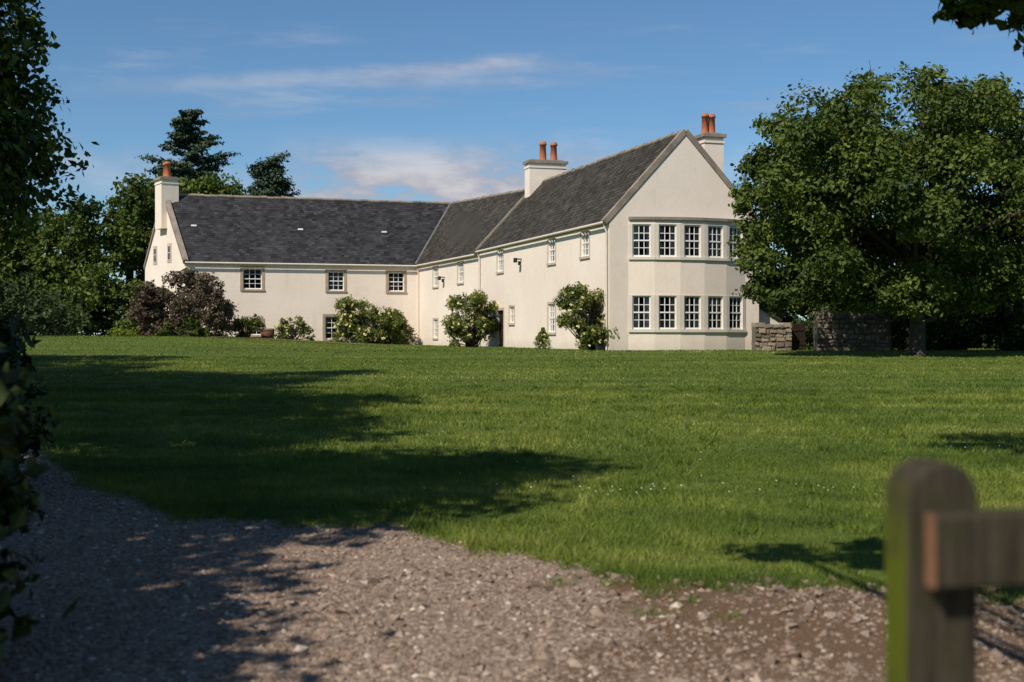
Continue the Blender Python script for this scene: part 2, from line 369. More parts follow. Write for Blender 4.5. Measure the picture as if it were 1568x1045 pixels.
# trees along the drive at left
def row(name,base,c,R,n,rr,sub,lps,leaf,lm='leafdark',extra=(),**k):
    return tree(name,base,.24,2.2,ell_lobes(c,R,n,rr)+[np.array(v) for v in extra],sub,lps,leaf,lm,nl=14,**k)
row('lime_tree',(-8.0,1.2),(-7.4,1.6,5.7),(3.2,2.5,2.4),38,(.6,1.0),20,18,.2)
row('lime_tree',(-9.0,4.6),(-8.3,4.7,5.8),(3.0,2.0,2.3),32,(.6,1.0),18,18,.2)
row('lime_tree',(-7.6,8.0),(-6.8,7.5,6.8),(3.8,3.0,3.0),58,(.7,1.1),20,22,.19)
row('lime_tree',(-11,12.2),(-9.2,12.4,7.0),(3.5,2.8,3.0),38,(.8,1.2),18,20,.22)
row('lime_tree',(-12.0,16.5),(-10.4,16.4,7.8),(3.6,3.4,3.2),44,(.8,1.3),20,22,.2,
    extra=[(random.uniform(-8.6,-7.15),random.uniform(15.6,17.4),z,.62,.8) for z in (1.0,1.5,2.0,2.6,3.1,3.6,4.1,4.6,5.2,5.8,2.3,3.3,4.4,5.5,6.0)])
row('lime_tree',(-13.5,20.8),(-12.0,20.8,7.4),(3.8,3.0,3.6),44,(.8,1.3),18,20,.24)
L=ell_lobes((-13.2,25,7.0),(4.9,4.2,6.0),84,(.8,1.3))
L+=[np.array([random.uniform(-13.5,-10.0-.25*z),random.uniform(23,25),z,.9,.8]) for z in (1.2,1.6,2.2,2.8,3.3,4,1.4,2.4,3.6,4.6,5.2)]
L+=[np.array([random.uniform(-10.9,-9.4),random.uniform(23.5,25.5),z,.75,.8]) for z in (3.2,4.0,4.8,5.4,6.0,6.6,7.2,7.8,8.3,5.0,6.9)]
tree('sycamore_tree',(-13.6,25),.3,2.2,L,24,28,.17,'leaf',nl=20)
row('sycamore_tree',(-17.5,30.5),(-17.2,30.5,6.0),(4.4,3.8,5.0),54,(.9,1.4),18,22,.24)
row('sycamore_tree',(-21,37),(-20.8,37,6.3),(5.2,4.4,5.6),66,(.9,1.4),20,22,.24)
# right hand overhanging tree
L=ell_lobes((9.8,11,7.0),(4.0,3.8,3.2),50,(.6,1.0))
L=[l for l in L if l[0]-l[3]>.392*l[1]+.5]
L+= [np.array(v) for v in ([4.72,12,4.66,.40,.7],[5.2,12,4.42,.45,.7],[4.24,12.1,4.68,.26,.7],[4.55,11.9,5.1,.4,.7],[5.5,12,4.95,.5,.7],
   [4.0,11.9,5.5,.4,.7],[2.9,11.8,5.7,.5,.7],[2.1,11.7,5.7,.4,.7],[3.5,12.3,5.8,.5,.7],[3.6,11,5.6,.4,.7],[3.2,12.8,5.8,.5,.7],[2.5,12.6,5.9,.45,.7],[2.9,10.9,5.7,.45,.7])]
tree('sycamore_tree',(9.8,10.6),.26,2.4,L,22,22,.12,'leaf',nl=len(L))
# tree behind the viewpoint with a limb that shades the lawn edge and the fence
L=ell_lobes((2.4,-5,6.6),(3.0,2.6,2.6),36,(.6,1.0))
L+= [np.array(v) for v in ([-.9,5.5,4.6,.38,.5],[-.25,5.6,4.7,.34,.5],[.2,4.2,4.9,.3,.6],[-.5,5.0,4.9,.3,.6])]
tree('ash_tree',(2.2,-5),.24,2.4,L,20,18,.12,'leaf',nl=len(L))
# woodland behind the house, left
b=B(); L=[]
def top_l(x):
    return np.interp(x,[-46,-40,-34,-32,-28,-24,-21,-19.5],[10,11.5,11.5,13,14.2,14.2,13.6,11.6])
for i in range(190):
    x=random.uniform(-44,-19.5); y=random.uniform(101,109); zt=top_l(x)-random.random()*1.2; z=1.5+(zt-1.5)*random.random()**.75
    L.append([x,y,z,random.uniform(1.1,1.9),.8])
for i in range(40):
    x=random.uniform(-42,-22); L.append([x,random.uniform(97,101),random.uniform(1.8,6.0),random.uniform(1.0,1.7),.8])
for x in (-40,-36,-31,-27,-23): tube(b,[(x,105,1),(x+.3,105,7),(x,105,12)],[.4,.3,.05],0)
crown(b,L,18,22,.36,1); b.build('distant_trees',['bark','leaf'])
# woodland behind right
b=B(); L=[]
for i in range(230):
    x=random.uniform(17,62); y=random.uniform(64,76); z=.8+7.0*random.random()
    L.append([x,y,z,random.uniform(1.0,1.7),.8])
for i in range(110):
    x=random.uniform(11.6,24); y=random.uniform(60,64); L.append([x,y,.8+random.random()*(2.6+.3*(x-11.6)),random.uniform(.6,1.0),.8])
crown(b,L,18,20,.28,1); b.build('distant_trees',['bark','leafdark'])
b=B(); L=[]
for i in range(130):
    x=random.uniform(15.8,34); L.append([x,random.uniform(51,56),.9+2.6*random.random(),random.uniform(.5,.9),.8])
crown(b,L,18,20,.18,1); b.build('laurel_hedge',['bark','leafdark'])
b=B(); L=[]
for i in range(260):
    x=random.uniform(-70,-26); L.append([x,random.uniform(70,84)+0*x,random.uniform(1.5,4.2),random.uniform(.9,1.5),.8])
L=[l for l in L if l[0]<-.33*l[1]]
crown(b,L,14,18,.28,1); b.build('hedge',['bark','leafdark'])

# conifers
def conifer(name,base,ztop,R,z0,droop,seed,nb=8,leaf=.3,pw=.75,fl=.34,step=(.6,.95),big=1.0,zj=.45):
    random.seed(seed); b=B(); x,y=base; z=float(tz(x,y))
    tube(b,[(x,y,z),(x+.1,y,(z+ztop)/2),(x,y,ztop)],[.45,.28,.04],0)
    L=[]; zz=z0
    while zz<ztop-.3:
        f=(ztop-zz)/(ztop-z0); 
        for i in range(nb):
            a=random.uniform(0,2*math.pi); ln=R*(f**pw)*random.choice((.45,.65,.85,1.0,1.2))*random.uniform(.85,1.1)+.25
            z1=zz+random.uniform(-zj,zj)
            e_=np.array([x+ln*math.cos(a),y+ln*math.sin(a),z1+ln*droop*random.uniform(-.1,2.0)])
            s_=np.array([x,y,z1-.2]); tube(b,[s_,(s_+e_)/2+[0,0,.1],e_],[.09,.06,.02],0,5,False)
            for t in np.arange(.25,1.01,.2):
                p=s_*(1-t)+e_*t; L.append([*p,(.34+.15*ln*(1.1-t*.5))*big,fl])
        zz+=random.uniform(*step)
    crown(b,L,7,12,leaf,1,up=.8,shell=.2,spread=.7)
    return b.build(name,['bark','needle'])
conifer('cedar_tree',(-28.0,113),21.2,5.2,10,.18,14,nb=8,pw=.6,fl=.30,step=(.75,1.1),big=.92,leaf=.28)
conifer('pine_tree',(-20.9,112),16.9,2.5,10,.25,9,nb=8,pw=.4,fl=.6,step=(.7,1.0),big=1.1,leaf=.26)
random.seed(21)

# shrubs near house
def shrub(name,lobes,sub,lps,leaf,lm,flowers=0,fr=.05,**k):
    b=B(); L=np.array(lobes,float); c=L[:,:3].mean(0); z=float(tz(c[0],c[1]))
    for l in L: tube(b,[(c[0]+random.uniform(-.3,.3),c[1],z-.05),((c[0]+l[0])/2,(c[1]+l[1])/2,(z+l[2])/2),tuple(l[:3])],[.04,.03,.012],0,5,False)
    crown(b,L,sub,lps,leaf,1,**k)
    if flowers:
        cen=[];
        for i in range(flowers):
            l=L[random.randrange(len(L))]; d=Vector((random.gauss(0,1),random.gauss(-.5,1),random.gauss(.2,1))).normalized()
            cen.append([l[0]+d.x*l[3]*1.12,l[1]+d.y*l[3]*1.12,l[2]+d.z*l[3],fr,.9])
        crown(b,cen,4,4,fr*1.5,2)
    return b.build(name,['bark',lm,'petal'])
def lobset(n,x0,x1,y0,y1,z0,z1,r0,r1,shape=None):
    out=[]
    for i in range(n):
        x=random.uniform(x0,x1); t=(x-x0)/(x1-x0); hmax=z0+(z1-z0)*(shape(t) if shape else 1)
        r=random.uniform(r0,r1); out.append([x,random.uniform(y0,y1),max(z0,z0+(hmax-z0)*random.random()**.7-r*.5),r,.85])
    return out
dome=lambda t:(max(0,1-(2*t-1)**2))**.45
shrub('copper_beech_bush',lobset(70,-22.3,-16.5,75.5,79,1.7,5.5,.45,.75,dome),16,22,.17,'copper')
shrub('green_shrub',lobset(14,-20.0,-17.8,74.2,75.4,1.6,2.8,.3,.45,dome),14,18,.14,'leaf')
shrub('golden_shrub',lobset(10,-23.5,-21.6,74.5,76,1.5,2.3,.3,.45,dome),12,16,.12,'lime')
shrub('green_shrub',lobset(18,-17.2,-15.0,79.5,81,1.5,3.0,.3,.45,dome),12,16,.13,'roseleaf')
shrub('climbing_rose',lobset(48,-3.45,-.95,69.5,71.6,1.2,4.0,.28,.45,lambda t:.75+.25*dome(t)),14,20,.12,'roseleaf',120,.08,spread=.45)
shrub('climbing_rose',lobset(40,2.15,4.15,55.2,56.8,2.0,3.75,.22,.38,lambda t:.8+.2*dome(t))+lobset(18,2.9,4.15,55.0,56.2,1.0,2.0,.22,.36),14,20,.10,'roseleaf',140,.06,spread=.45)
shrub('climbing_rose',lobset(60,-11.1,-7.2,83.2,84.8,1.4,4.1,.35,.55,lambda t:1-.35*t),14,20,.14,'roseleaf',150,.09,spread=.45)
shrub('climbing_rose',lobset(18,-8.0,-6.6,84.2,85.4,1.3,3.0,.3,.5,dome),12,18,.13,'roseleaf',20,.08)
shrub('green_shrub',lobset(18,-14.9,-12.8,82.3,83.3,1.4,2.9,.25,.45,dome),10,16,.13,'roseleaf',36,.08)
shrub('golden_topiary',[[1.42,60,1.15+.15*i,.52-.085*i,.6] for i in range(6)],20,26,.07,'lime',spread=.2)
shrub('privet_hedge',lobset(18,12.2,13.6,57,58.5,1.0,2.3,.35,.5),14,16,.11,'leafdark')
# dark laurels close at left of viewpoint
shrub('laurel_shrub',lobset(60,-4.6,-2.45,4.3,6.4,.3,2.7,.25,.42,lambda t:1-.35*t*t),16,18,.11,'leafdark')
shrub('laurel_shrub',lobset(60,-7.6,-4.7,9.5,13.0,.3,3.2,.35,.6,lambda t:1-.45*t*t),14,18,.13,'leafdark')

# ------------------------------------------------------------------ house
house=bpy.data.objects.new('country_house',None); scene.collection.objects.link(house)
A=np.array((4.10,55.)); d1=np.array((-.2943,.9557)); e1=np.array((.9557,.2943))
D=A+7*e1; Bp=A+20.1*d1; Cc=np.array((-6.23,86.5)); Lp=np.array((-20.67,82.5)); K=np.array((-25.15,89.5))
Db=D+20.1*d1; Rb=np.array((.2,97.5)); Z0=.4; ZE=6.52; ZE2=6.38
bw=B(); bwin=B(); bst=B(); bgl=B()
def wall(f,u0,u1,z0,z1,ops=(),depth=.22,b=None):
    b=b or bw
    us=sorted({u0,u1,*[o[0] for o in ops],*[o[1] for o in ops]}); zs=sorted({z0,z1,*[o[2] for o in ops],*[o[3] for o in ops]})
    for i in range(len(us)-1):
        for j in range(len(zs)-1):
            cu=(us[i]+us[i+1])/2; cz=(zs[j]+zs[j+1])/2
            if any(o[0]<cu<o[1] and o[2]<cz<o[3] for o in ops): continue
            b.add([f.pt(us[i],0,zs[j]),f.pt(us[i+1],0,zs[j]),f.pt(us[i+1],0,zs[j+1]),f.pt(us[i],0,zs[j+1])],[(0,1,2,3)])
    if depth:
        for a,c,e,g_ in ops:
            for (p,q) in (((a,e),(a,g_)),((c,e),(c,g_)),((a,e),(c,e)),((a,g_),(c,g_))):
                b.add([f.pt(p[0],0,p[1]),f.pt(q[0],0,q[1]),f.pt(q[0],-depth,q[1]),f.pt(p[0],-depth,p[1])],[(0,1,2,3)])
def window(f,o,cols=3,rows=4,sur=.13,curt=0,rec=.13,sill=True,sm=0):
    u0,u1,z0,z1=o; g=.004; fw=.055
    w0,w1=-rec-.06,-rec
    for a in ((u0+g,u0+fw,z0+g,z1-g),(u1-fw,u1-g,z0+g,z1-g),(u0+fw,u1-fw,z0+g,z0+fw+.02),(u0+fw,u1-fw,z1-fw,z1-g)):
        fbox(bwin,f,a[0],a[1],w0,w1,a[2],a[3],0)
    ui,uj=u0+fw,u1-fw; zi,zj=z0+fw+.02,z1-fw; zm=(zi+zj)/2
    fbox(bwin,f,ui,uj,w0+.005,w1+.012,zm-.03,zm+.03,0)
    for c in range(1,cols):
        u=ui+(uj-ui)*c/cols
        fbox(bwin,f,u-.016,u+.016,w0+.02,w1-.006,zi,zm-.03,0); fbox(bwin,f,u-.016,u+.016,w0+.02,w1-.006,zm+.03,zj,0)
    for r in range(1,rows):
        if r*2==rows: continue
        z=zi+(zj-zi)*r/rows; fbox(bwin,f,ui,uj,w0+.024,w1-.010,z-.015,z+.015,0)
    w=w0+.03
    bgl.add([f.pt(ui,w,zi),f.pt(uj,w,zi),f.pt(uj,w,zj),f.pt(ui,w,zj)],[(0,1,2,3)])
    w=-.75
    bwin.add([f.pt(u0-.3,w,z0-.3),f.pt(u1+.3,w,z0-.3),f.pt(u1+.3,w,z1+.3),f.pt(u0-.3,w,z1+.3)],[(0,1,2,3)],1)  # added dark backing sheet, keeps the empty shell from looking bright through the glass
    for s_ in ((-1,1) if curt else ()):
        cw=(uj-ui)*curt*random.uniform(.6,1.4); ns=8; V=[];
        for i in range(ns+1):
            uu=(ui-.05+ (cw+.05)*i/ns) if s_<0 else (uj+.05-(cw+.05)*i/ns)
            ww=-rec-.16+.03*math.sin(i*2.4)
            V+= [f.pt(uu,ww,z0),f.pt(uu,ww,z1)]
        bwin.add(V,[(2*i,2*i+2,2*i+3,2*i+1) for i in range(ns)],2)
    if sur:
        s=sur
        fbox(bst,f,u0-s,u0-.003,-.012,.022,z0,z1+s,sm); fbox(bst,f,u1+.003,u1+s,-.012,.022,z0,z1+s,sm)
        fbox(bst,f,u0-.003,u1+.003,-.012,.020,z1+.003,z1+s-.002,sm)
    if sill: fbox(bst,f,u0-max(sur,.06),u1+max(sur,.06),-.012,.07,z0-.11,z0-.004,sm)
# side wall 1
f=Fr(A,Bp,-1)
ops=[(2.4,3.45,5.1,6.28),(6.95,8.0,5.06,6.28),(15.5,16.6,5.04,6.28),(6.95,8.0,1.75,3.1),(13.5,14.35,2.25,3.1)]
door=(15.45,16.75,.9,2.95)
wall(f,0,f.L,Z0,ZE,ops+[door])
for o_ in ops[:4]: window(f,o_,3,4,.11,.26,.06)
window(f,ops[4],2,2,.10,0,.06)
f1=f
fbox(bst,f,door[0]-.15,door[0]-.003,-.012,.022,.9,3.1); fbox(bst,f,door[1]+.003,door[1]+.15,-.012,.022,.9,3.1); fbox(bst,f,door[0]-.003,door[1]+.003,-.012,.02,2.953,3.098)
bd=B(); fbox(bd,f,door[0]+.005,door[1]-.005,-.20,-.14,.9,2.945,0)
for k_ in range(5): fbox(bd,f,door[0]+.1+k_*.23,door[0]+.29+k_*.23,-.141,-.115,1.1,2.75,0)
tube(bd,[f.pt(door[0]+.12,-.115,1.95),f.pt(door[0]+.12,-.06,1.95)],[.02,.03],1,8)
bd.build('door',['door','metal'],house)
# section 2 side wall
f2=Fr(Bp,Cc,-1); ops=[(3.1,4.2,4.75,5.98),(8.35,9.45,4.7,5.92),(8.4,9.4,1.45,2.6)]
wall(f2,0,f2.L,Z0,ZE2,ops)
for o_ in ops: window(f2,o_,3,4,.12,.2,.06)
# left wing front
f3=Fr(Lp,Cc,1); ops=[(3.6,4.8,4.56,5.88),(9.03,10.08,4.52,5.76),(13.0,14.05,4.5,5.76),(8.85,10.1,1.35,2.83),(3.85,4.8,1.62,2.52),(13.15,14.05,1.4,2.45)]
wall(f3,0,f3.L,Z0,ZE2,ops)
for o_ in ops: window(f3,o_,3,4,.17,0,.10,True,2)
# gable left
f4=Fr(K,Lp,1); wall(f4,0,f4.L,Z0,ZE2,[])
ZRL=10.9; apexL=(K+Lp)/2
bw.add([(*K,ZE2),(*Lp,ZE2),(*apexL,ZRL)],[(0,1,2)])
for u in (2.3,5.3):
    zc=7.0
    fbox(bst,f4,u-.42,u+.42,-.01,.03,zc-.65,zc+.6)
    fbox(bwin,f4,u-.28,u+.28,.031,.036,zc-.5,zc+.45,1)
    for a in (-.28,0,.25): fbox(bwin,f4,u+a,u+a+.035,.037,.045,zc-.5,zc+.45,0)
    for a in (-.5,-.02,.42): fbox(bwin,f4,u-.28,u+.285,.046,.05,zc+a,zc+a+.035,0)
# back walls
wall(Fr(D,Db,1),0,20.1,Z0,ZE); fb=Fr(Db,Rb,1); wall(fb,0,fb.L,Z0,ZE2); fb=Fr(Rb,K,1); wall(fb,0,fb.L,Z0,ZE2)
# front gable wall + bow
f5=Fr(A,D,1); S0,S1=.86,6.34
wall(f5,0,7,Z0,ZE,[(S0,S1,Z0,6.42)],0)
ZR=10.3; ap=A+3.5*e1
bw.add([(*A,ZE),(*D,ZE),(*ap,ZR)],[(0,1,2)])
Bm=Bp+3.5*e1; bw.add([(*Bp,ZE2-.2),(*Bp,ZE),(*Bm,ZR),(*Db,ZE),(*Db,ZE2-.2)],[(0,1,2,3,4)])
ch=S1-S0; ang=math.radians(21); Rr=ch/2/math.sin(ang); pts=[]
for i in range(6):
    a=-ang+2*ang*i/5; s=(S0+S1)/2+Rr*math.sin(a); w=Rr*(math.cos(a)-math.cos(ang)); pts.append(f5.pt(s,w+.0,0)[:2])
ZB=6.60
for i in range(5):
    ff=Fr(pts[i],pts[i+1],1); mU=ff.L/2; hw=.385
    ops=[(mU-hw,mU+hw,4.93,6.30),(mU-hw,mU+hw,1.86,3.28)]
    wall(ff,0,ff.L,Z0,ZB,ops,.2)
    for o_ in ops:
        window(ff,o_,3,4,0,.24,.05,False)
    for zc in (4.93,1.86): fbox(bwin,ff,0.002,ff.L-.002,-.01,.07,zc-.12,zc-.006,3)
    fbox(bst,ff,-.0,ff.L,-.01,.09,ZB-.10,ZB+.02,3); 
    for zc0,zc1 in ((4.93,6.30),(1.86,3.28)):
        fbox(bwin,ff,.003,mU-hw-.004,-.01,.018,zc0,zc1+.04,3); fbox(bwin,ff,mU+hw+.004,ff.L-.003,-.01,.018,zc0,zc1+.04,3)
        fbox(bwin,ff,mU-hw-.004,mU+hw+.004,-.01,.016,zc1+.004,zc1+.038,3)
V=[(*p,ZB+.022) for p in pts]; bst.add(V,[tuple(range(6))],1)
# lean-to at right
f6=Fr(D+d1*.6,D+d1*.6+e1*1.35,1)
bw.add([f6.pt(0,0,Z0),f6.pt(1.35,0,Z0),f6.pt(1.35,0,2.3),f6.pt(0,0,3.1)],[(0,1,2,3)])
bw.add([f6.pt(1.35,0,Z0),f6.pt(1.35,-4,Z0),f6.pt(1.35,-4,2.3),f6.pt(1.35,0,2.3)],[(0,1,2,3)])
bw.build('harled_walls',['wall'],house); bwin.build('window_frames',['white','dark','curtain','cream'],house)
bst.build('stone_dressings',['stone','lead','stonew','skew'],house); bgl.build('window_glass',['glass'],house)
# roofs
def roof(name,E0,E1,R0,R1,matn,vents=()):
    b=B(); E0,E1,R0,R1=[np.array(v,float) for v in (E0,E1,R0,R1)]
    n=np.cross(E1-E0,R0-E0); n/=np.linalg.norm(n); n*= 1 if n[2]>0 else -1
    b.add([E0-n*.03,E1-n*.03,R1-n*.03,R0-n*.03,E0-n*.14,E1-n*.14,R1-n*.14,R0-n*.14],[(0,1,2,3),(4,5,6,7),(0,1,5,4),(1,2,6,5),(2,3,7,6),(3,0,4,7)],0,.3)
    H=np.linalg.norm((R0+R1)/2-(E0+E1)/2); nc=int(H/.21)
    V=[];F=[];rn=[]
    for j in range(nc):
        v0=j/nc; v1=(j+1.25)/nc; v1=min(v1,1)
        a0,b0=E0+(R0-E0)*v0,E1+(R1-E1)*v0; a1,b1=E0+(R0-E0)*v1,E1+(R1-E1)*v1
        L_=np.linalg.norm(b0-a0); k=int(L_/.30); off=.5*(j%2); us=(np.arange(k+1)+off+rng.normal(0,.07,k+1))/k; us=np.clip(np.concatenate([[0],us]),0,1)
        for i in range(len(us)-1):
            if us[i+1]-us[i]<.002: continue
            g=.003/L_; s0,s1=us[i]+g,us[i+1]-g; t=.012+rng.random()*.012
            p=[a0+(b0-a0)*s0+n*t,a0+(b0-a0)*s1+n*(t+rng.normal()*.003),a1+(b1-a1)*s1+n*.003,a1+(b1-a1)*s0+n*.003]
            q=[a0+(b0-a0)*s0-n*.01,a0+(b0-a0)*s1-n*.01]
            base=len(V); V+=p+q; F+=[(base,base+1,base+2,base+3),(base+4,base+5,base+1,base)]
            r=min(1,max(0,rng.normal(.38,.25)+(.5 if rng.random()<.04 else 0))); rn+=[r,r*.5]
    b.add(V,F,0,np.array(rn))
    for (u,v) in vents:
        c=(E0*(1-u)+E1*u)*(1-v)+(R0*(1-u)+R1*u)*v; t=(E1-E0)/np.linalg.norm(E1-E0); s=np.cross(n,t); s*=1 if s[2]>0 else -1
        VV=[c+t*x*.17+s*y*.07+n*z for z in (.0,.08) for x,y in ((-1,-1),(1,-1),(1,1),(-1,1))]
        b.add(VV,BOXF,1)
    return b.build(name,[matn,'curtain'],house)
def P3(p,z): return (p[0],p[1],z)
ov=.16
n1=np.array((-.9557,-.2943)); 
R0=ap-d1*.0; R1=Bm+d1*.1
roof('main_roof_west',P3(A+n1*ov,ZE-ov+.06),P3(Bp+d1*.1+n1*ov,ZE-ov+.06),P3(R0,ZR+.08),P3(R1,ZR+.08),'slate2')
roof('main_roof_east',P3(D-n1*ov,ZE-ov+.06),P3(Db+d1*.1-n1*ov,ZE-ov+.06),P3(R0,ZR+.08),P3(R1,ZR+.08),'slate2')
RR=np.array((-4.3,92.)); n2=f2.n; n3=f3.n; Z2=10.12
S2=Bm+d1*.12
Cv=Cc+n2*.2+n3*.2
roof('link_roof_west',P3(Bp+d1*.12+n2*.2,ZE2-.12),P3(Cv,ZE2-.12),P3(S2,Z2),P3(RR,ZRL),'slate2')
roof('link_roof_east',P3(Db+d1*.12,ZE2),P3(Rb,ZE2),P3(S2,Z2),P3(RR,ZRL),'slate2')
roof('wing_roof_south',P3(Lp+n3*.2+f3.d*.05,ZE2-.12),P3(Cv,ZE2-.12),P3(apexL+f3.d*.05,ZRL),P3(RR,ZRL),'slate',((.07,.52),(.47,.50),(.80,.49)))
roof('wing_roof_north',P3(K,ZE2),P3(Rb,ZE2),P3(apexL,ZRL),P3(RR,ZRL),'slate')
q0=f6.pt(0,.1,3.15);q1=f6.pt(0,-4,3.15);q2=f6.pt(1.45,.1,2.33);q3=f6.pt(1.45,-4,2.33)
roof('lean_to_roof',q2,q3,q0,q1,'slate2')
# skews, ridge, gutters
b=B()
def skew(p,q,wdir,wd=.3,h=.2,lo=.12,mi=0):
    p=np.array(p,float);q=np.array(q,float); w=np.array((wdir[0],wdir[1],0.)); t=(q-p)/np.linalg.norm(q-p); up=np.cross(t,w); up*=1 if up[2]>0 else -1; up/=np.linalg.norm(up)
    V=[x+w*a+up*c for x in (p,q) for a,c in ((0,-lo),(wd,-lo),(wd,h),(0,h))]
    b.add(V,[(0,1,2,3),(7,6,5,4),(0,4,5,1),(1,5,6,2),(2,6,7,3),(3,7,4,0)],mi)
o1=-d1*.04
skew(P3(A+n1*.2+o1,ZE-.16),P3(ap+o1,ZR+.06),d1,.28,.13,.10)
skew(P3(D-n1*.2+o1,ZE-.16),P3(ap+o1,ZR+.06),d1,.279,.128,.10)
skew(P3(Bp+n1*.14,ZE-.12),P3(Bm,ZR+.06),d1,.24,.13,.3,0)
skew(P3(Db-n1*.14,ZE-.12),P3(Bm,ZR+.06),d1,.239,.128,.3,0)
skew(P3(Lp+n3*.2-f3.d*.1,ZE2-.12),P3(apexL-f3.d*.1,ZRL+.02),f3.d,.32,.17,.2)
skew(P3(K-n3*.2-f3.d*.1,ZE2-.12),P3(apexL-f3.d*.1,ZRL+.02),f3.d,.319,.168,.2)
def ridge(p,q,r=.11,seg=.45,mi=2):
    p=np.array(p,float);q=np.array(q,float); n=int(np.linalg.norm(q-p)/seg)
    for i in range(n):
        a=p+(q-p)*(i/n); c=p+(q-p)*((i+.97)/n); rr=r*random.uniform(.95,1.08); dz=np.array((0,0,random.gauss(0,.012))); tube(b,[a+dz,c+dz],[rr,rr],mi,8)
ridge(P3(ap+d1*.3,ZR+.06),P3(Bm,ZR+.06)); ridge(P3(S2,Z2-.02),P3(RR,ZRL-.02)); ridge(P3(apexL+f3.d*.3,ZRL-.02),P3(RR,ZRL-.02))
tube(b,[P3(Cv,ZE2-.1),P3(RR,ZRL+.02)],[.09,.09],3,6)
def gutter(p,q): tube(b,[p,q],[.06,.06],4,8)
gutter(P3(A+n1*.24,ZE-.16),P3(Bp+n1*.24,ZE-.18)); gutter(P3(Bp+n2*.26+d1*.15,ZE2-.18),P3(Cv+n2*.05,ZE2-.2)); gutter(P3(Lp+n3*.27,ZE2-.18),P3(Cv+n3*.06,ZE2-.2))
def pipe(f,u,z): tube(b,[f.pt(u,.22,z),f.pt(u,.08,z-.35),f.pt(u,.08,.8)],[.042]*3,4,8)
pipe(f1,.12,ZE-.2); pipe(f1,19.95,ZE-.2); pipe(f2,12.7,ZE2-.2)
for ff,u,z in ((f1,12.3,5.5),(f2,7.0,5.2)):
    fbox(b,ff,u-.05,u+.05,0.0,.28,z-.03,z+.03,5); fbox(b,ff,u-.2,u+.1,.28,.40,z-.18,z+.05,5); fbox(b,ff,u+.1,u+.2,.0,.12,z-.3,z-.1,5)
b.build('roof_trim',['skew','stone','skew','lead','cream','metal'],house)
# chimneys
def chimney(name,c,du,a,bb,z0,z1,pots,ph,capm=.1):
    b=B(); du=np.array(du)/np.linalg.norm(du); P0=np.array(c)-du*a/2; f=Fr(P0,P0+du*a,1)
    fbox(b,f,0,a,-bb/2,bb/2,z0,z1-.42,0)
    fbox(b,f,-.04,a+.04,-bb/2-.04,bb/2+.04,z1-.42,z1-.32,0)
    fbox(b,f,0.01,a-.01,-bb/2+.01,bb/2-.01,z1-.32,z1-.15,0)
    fbox(b,f,-capm,a+capm,-bb/2-capm,bb/2+capm,z1-.15,z1,1)
    fbox(b,f,.1,a-.1,-bb/2+.1,bb/2-.1,z1,z1+.07,1)
    for (u,r) in pots:
        x,y,_=f.pt(u,0,0); h=ph*random.uniform(.93,1.05)
        tube(b,[(x,y,z1+.02),(x,y,z1+.12),(x,y,z1+h*.82),(x,y,z1+h*.83),(x,y,z1+h*.93),(x,y,z1+h*.94),(x,y,z1+h)],[r*1.12,r,r*.86,r*1.08,r*1.08,r*.9,r*.9],2,14)
        tube(b,[(x,y,z1+h),(x,y,z1+h+.004)],[r*.7,r*.7],3,12)
    b.build(name,['wall','skew','pot','metal'],house)
cc=A+19.6*d1+3.75*e1; chimney('chimney_stack',cc,e1,2.2,.9,8.0,11.55,[(.95,.2),(1.6,.2)],1.15)
cc=A+3.0*d1+6.1*e1; chimney('chimney_stack_east',cc,e1,.95,.85,6.5,10.75,[(.22,.16),(.55,.17)],.95)
chimney('chimney_stack_wing',(-22.75,86.1),f4.d,1.35,1.15,8.6,11.95,[(.5,.2),(.85,.2)],1.1)

# ------------------------------------------------------------------ stone walls
def rubble(name,p,q,h0,h1,th=.45):
    b=B(); f=Fr(p,q,1); L_=f.L; n=max(2,int(L_/1.0))
    for i in range(n):
        z=float(tz(*f.pt(L_*(i+.5)/n,0,0)[:2])); hh=h0+(h1-h0)*(i+.5)/n
        fbox(b,f,L_*i/n+(.001 if i else 0),L_*(i+1)/n,-th+.06,-.015-.0005*(i%2),z-.3,z+hh-.08,1)
    z=0
    while z<max(h0,h1):
        ch_=random.uniform(.13,.24); u=random.uniform(-.1,0)
        while u<L_:
            w=random.uniform(.16,.42); hm=h0+(h1-h0)*max(0,min(1,u/L_))
            if z<hm-.05:
                zb=float(tz(*f.pt(u,0,0)[:2])); g=.014; jz=random.gauss(0,.022)
                for (wa,wb) in ((-.07,random.uniform(.01,.05)),(-th-random.uniform(0,.05),-th+.08)) :
                    u0,u1,z0_,z1_=max(u,0)+g,min(u+w,L_)-g,z+g+jz,min(z+ch_*random.uniform(.85,1.15),hm+random.uniform(0,.08))-g+jz
                    if u1-u0<.05: continue
                    V=[]
                    for ww,ins in ((wa,0.),(wb,.025)) if wb>-.1 else ((wb,0.),(wa,.025)):
                        for uu,zz in ((u0+ins,z0_+ins),(u1-ins,z0_+ins),(u1-ins,z1_-ins),(u0+ins,z1_-ins)):
                            V.append(f.pt(uu+random.gauss(0,.018),ww,zb-.05+zz+random.gauss(0,.018)))
                    b.add(V,BOXF,0,random.random())
            u+=w
        z+=ch_
    u=0
    while u<L_:
        w=random.uniform(.2,.45); zb=float(tz(*f.pt(u,0,0)[:2])); hm=h0+(h1-h0)*u/L_
        fbox(b,f,u+.01,min(u+w,L_),-th-.02,.03,zb+hm-.1,zb+hm+random.uniform(.0,.10),0,random.random()); u+=w
    b.build(name,['rubble','mortar'])
rubble('stone_wall',(10.15,54.5),(11.75,54.8),1.08,1.08)
rubble('stone_wall',(12.45,53.2),(15.6,53.7),1.6,1.45)
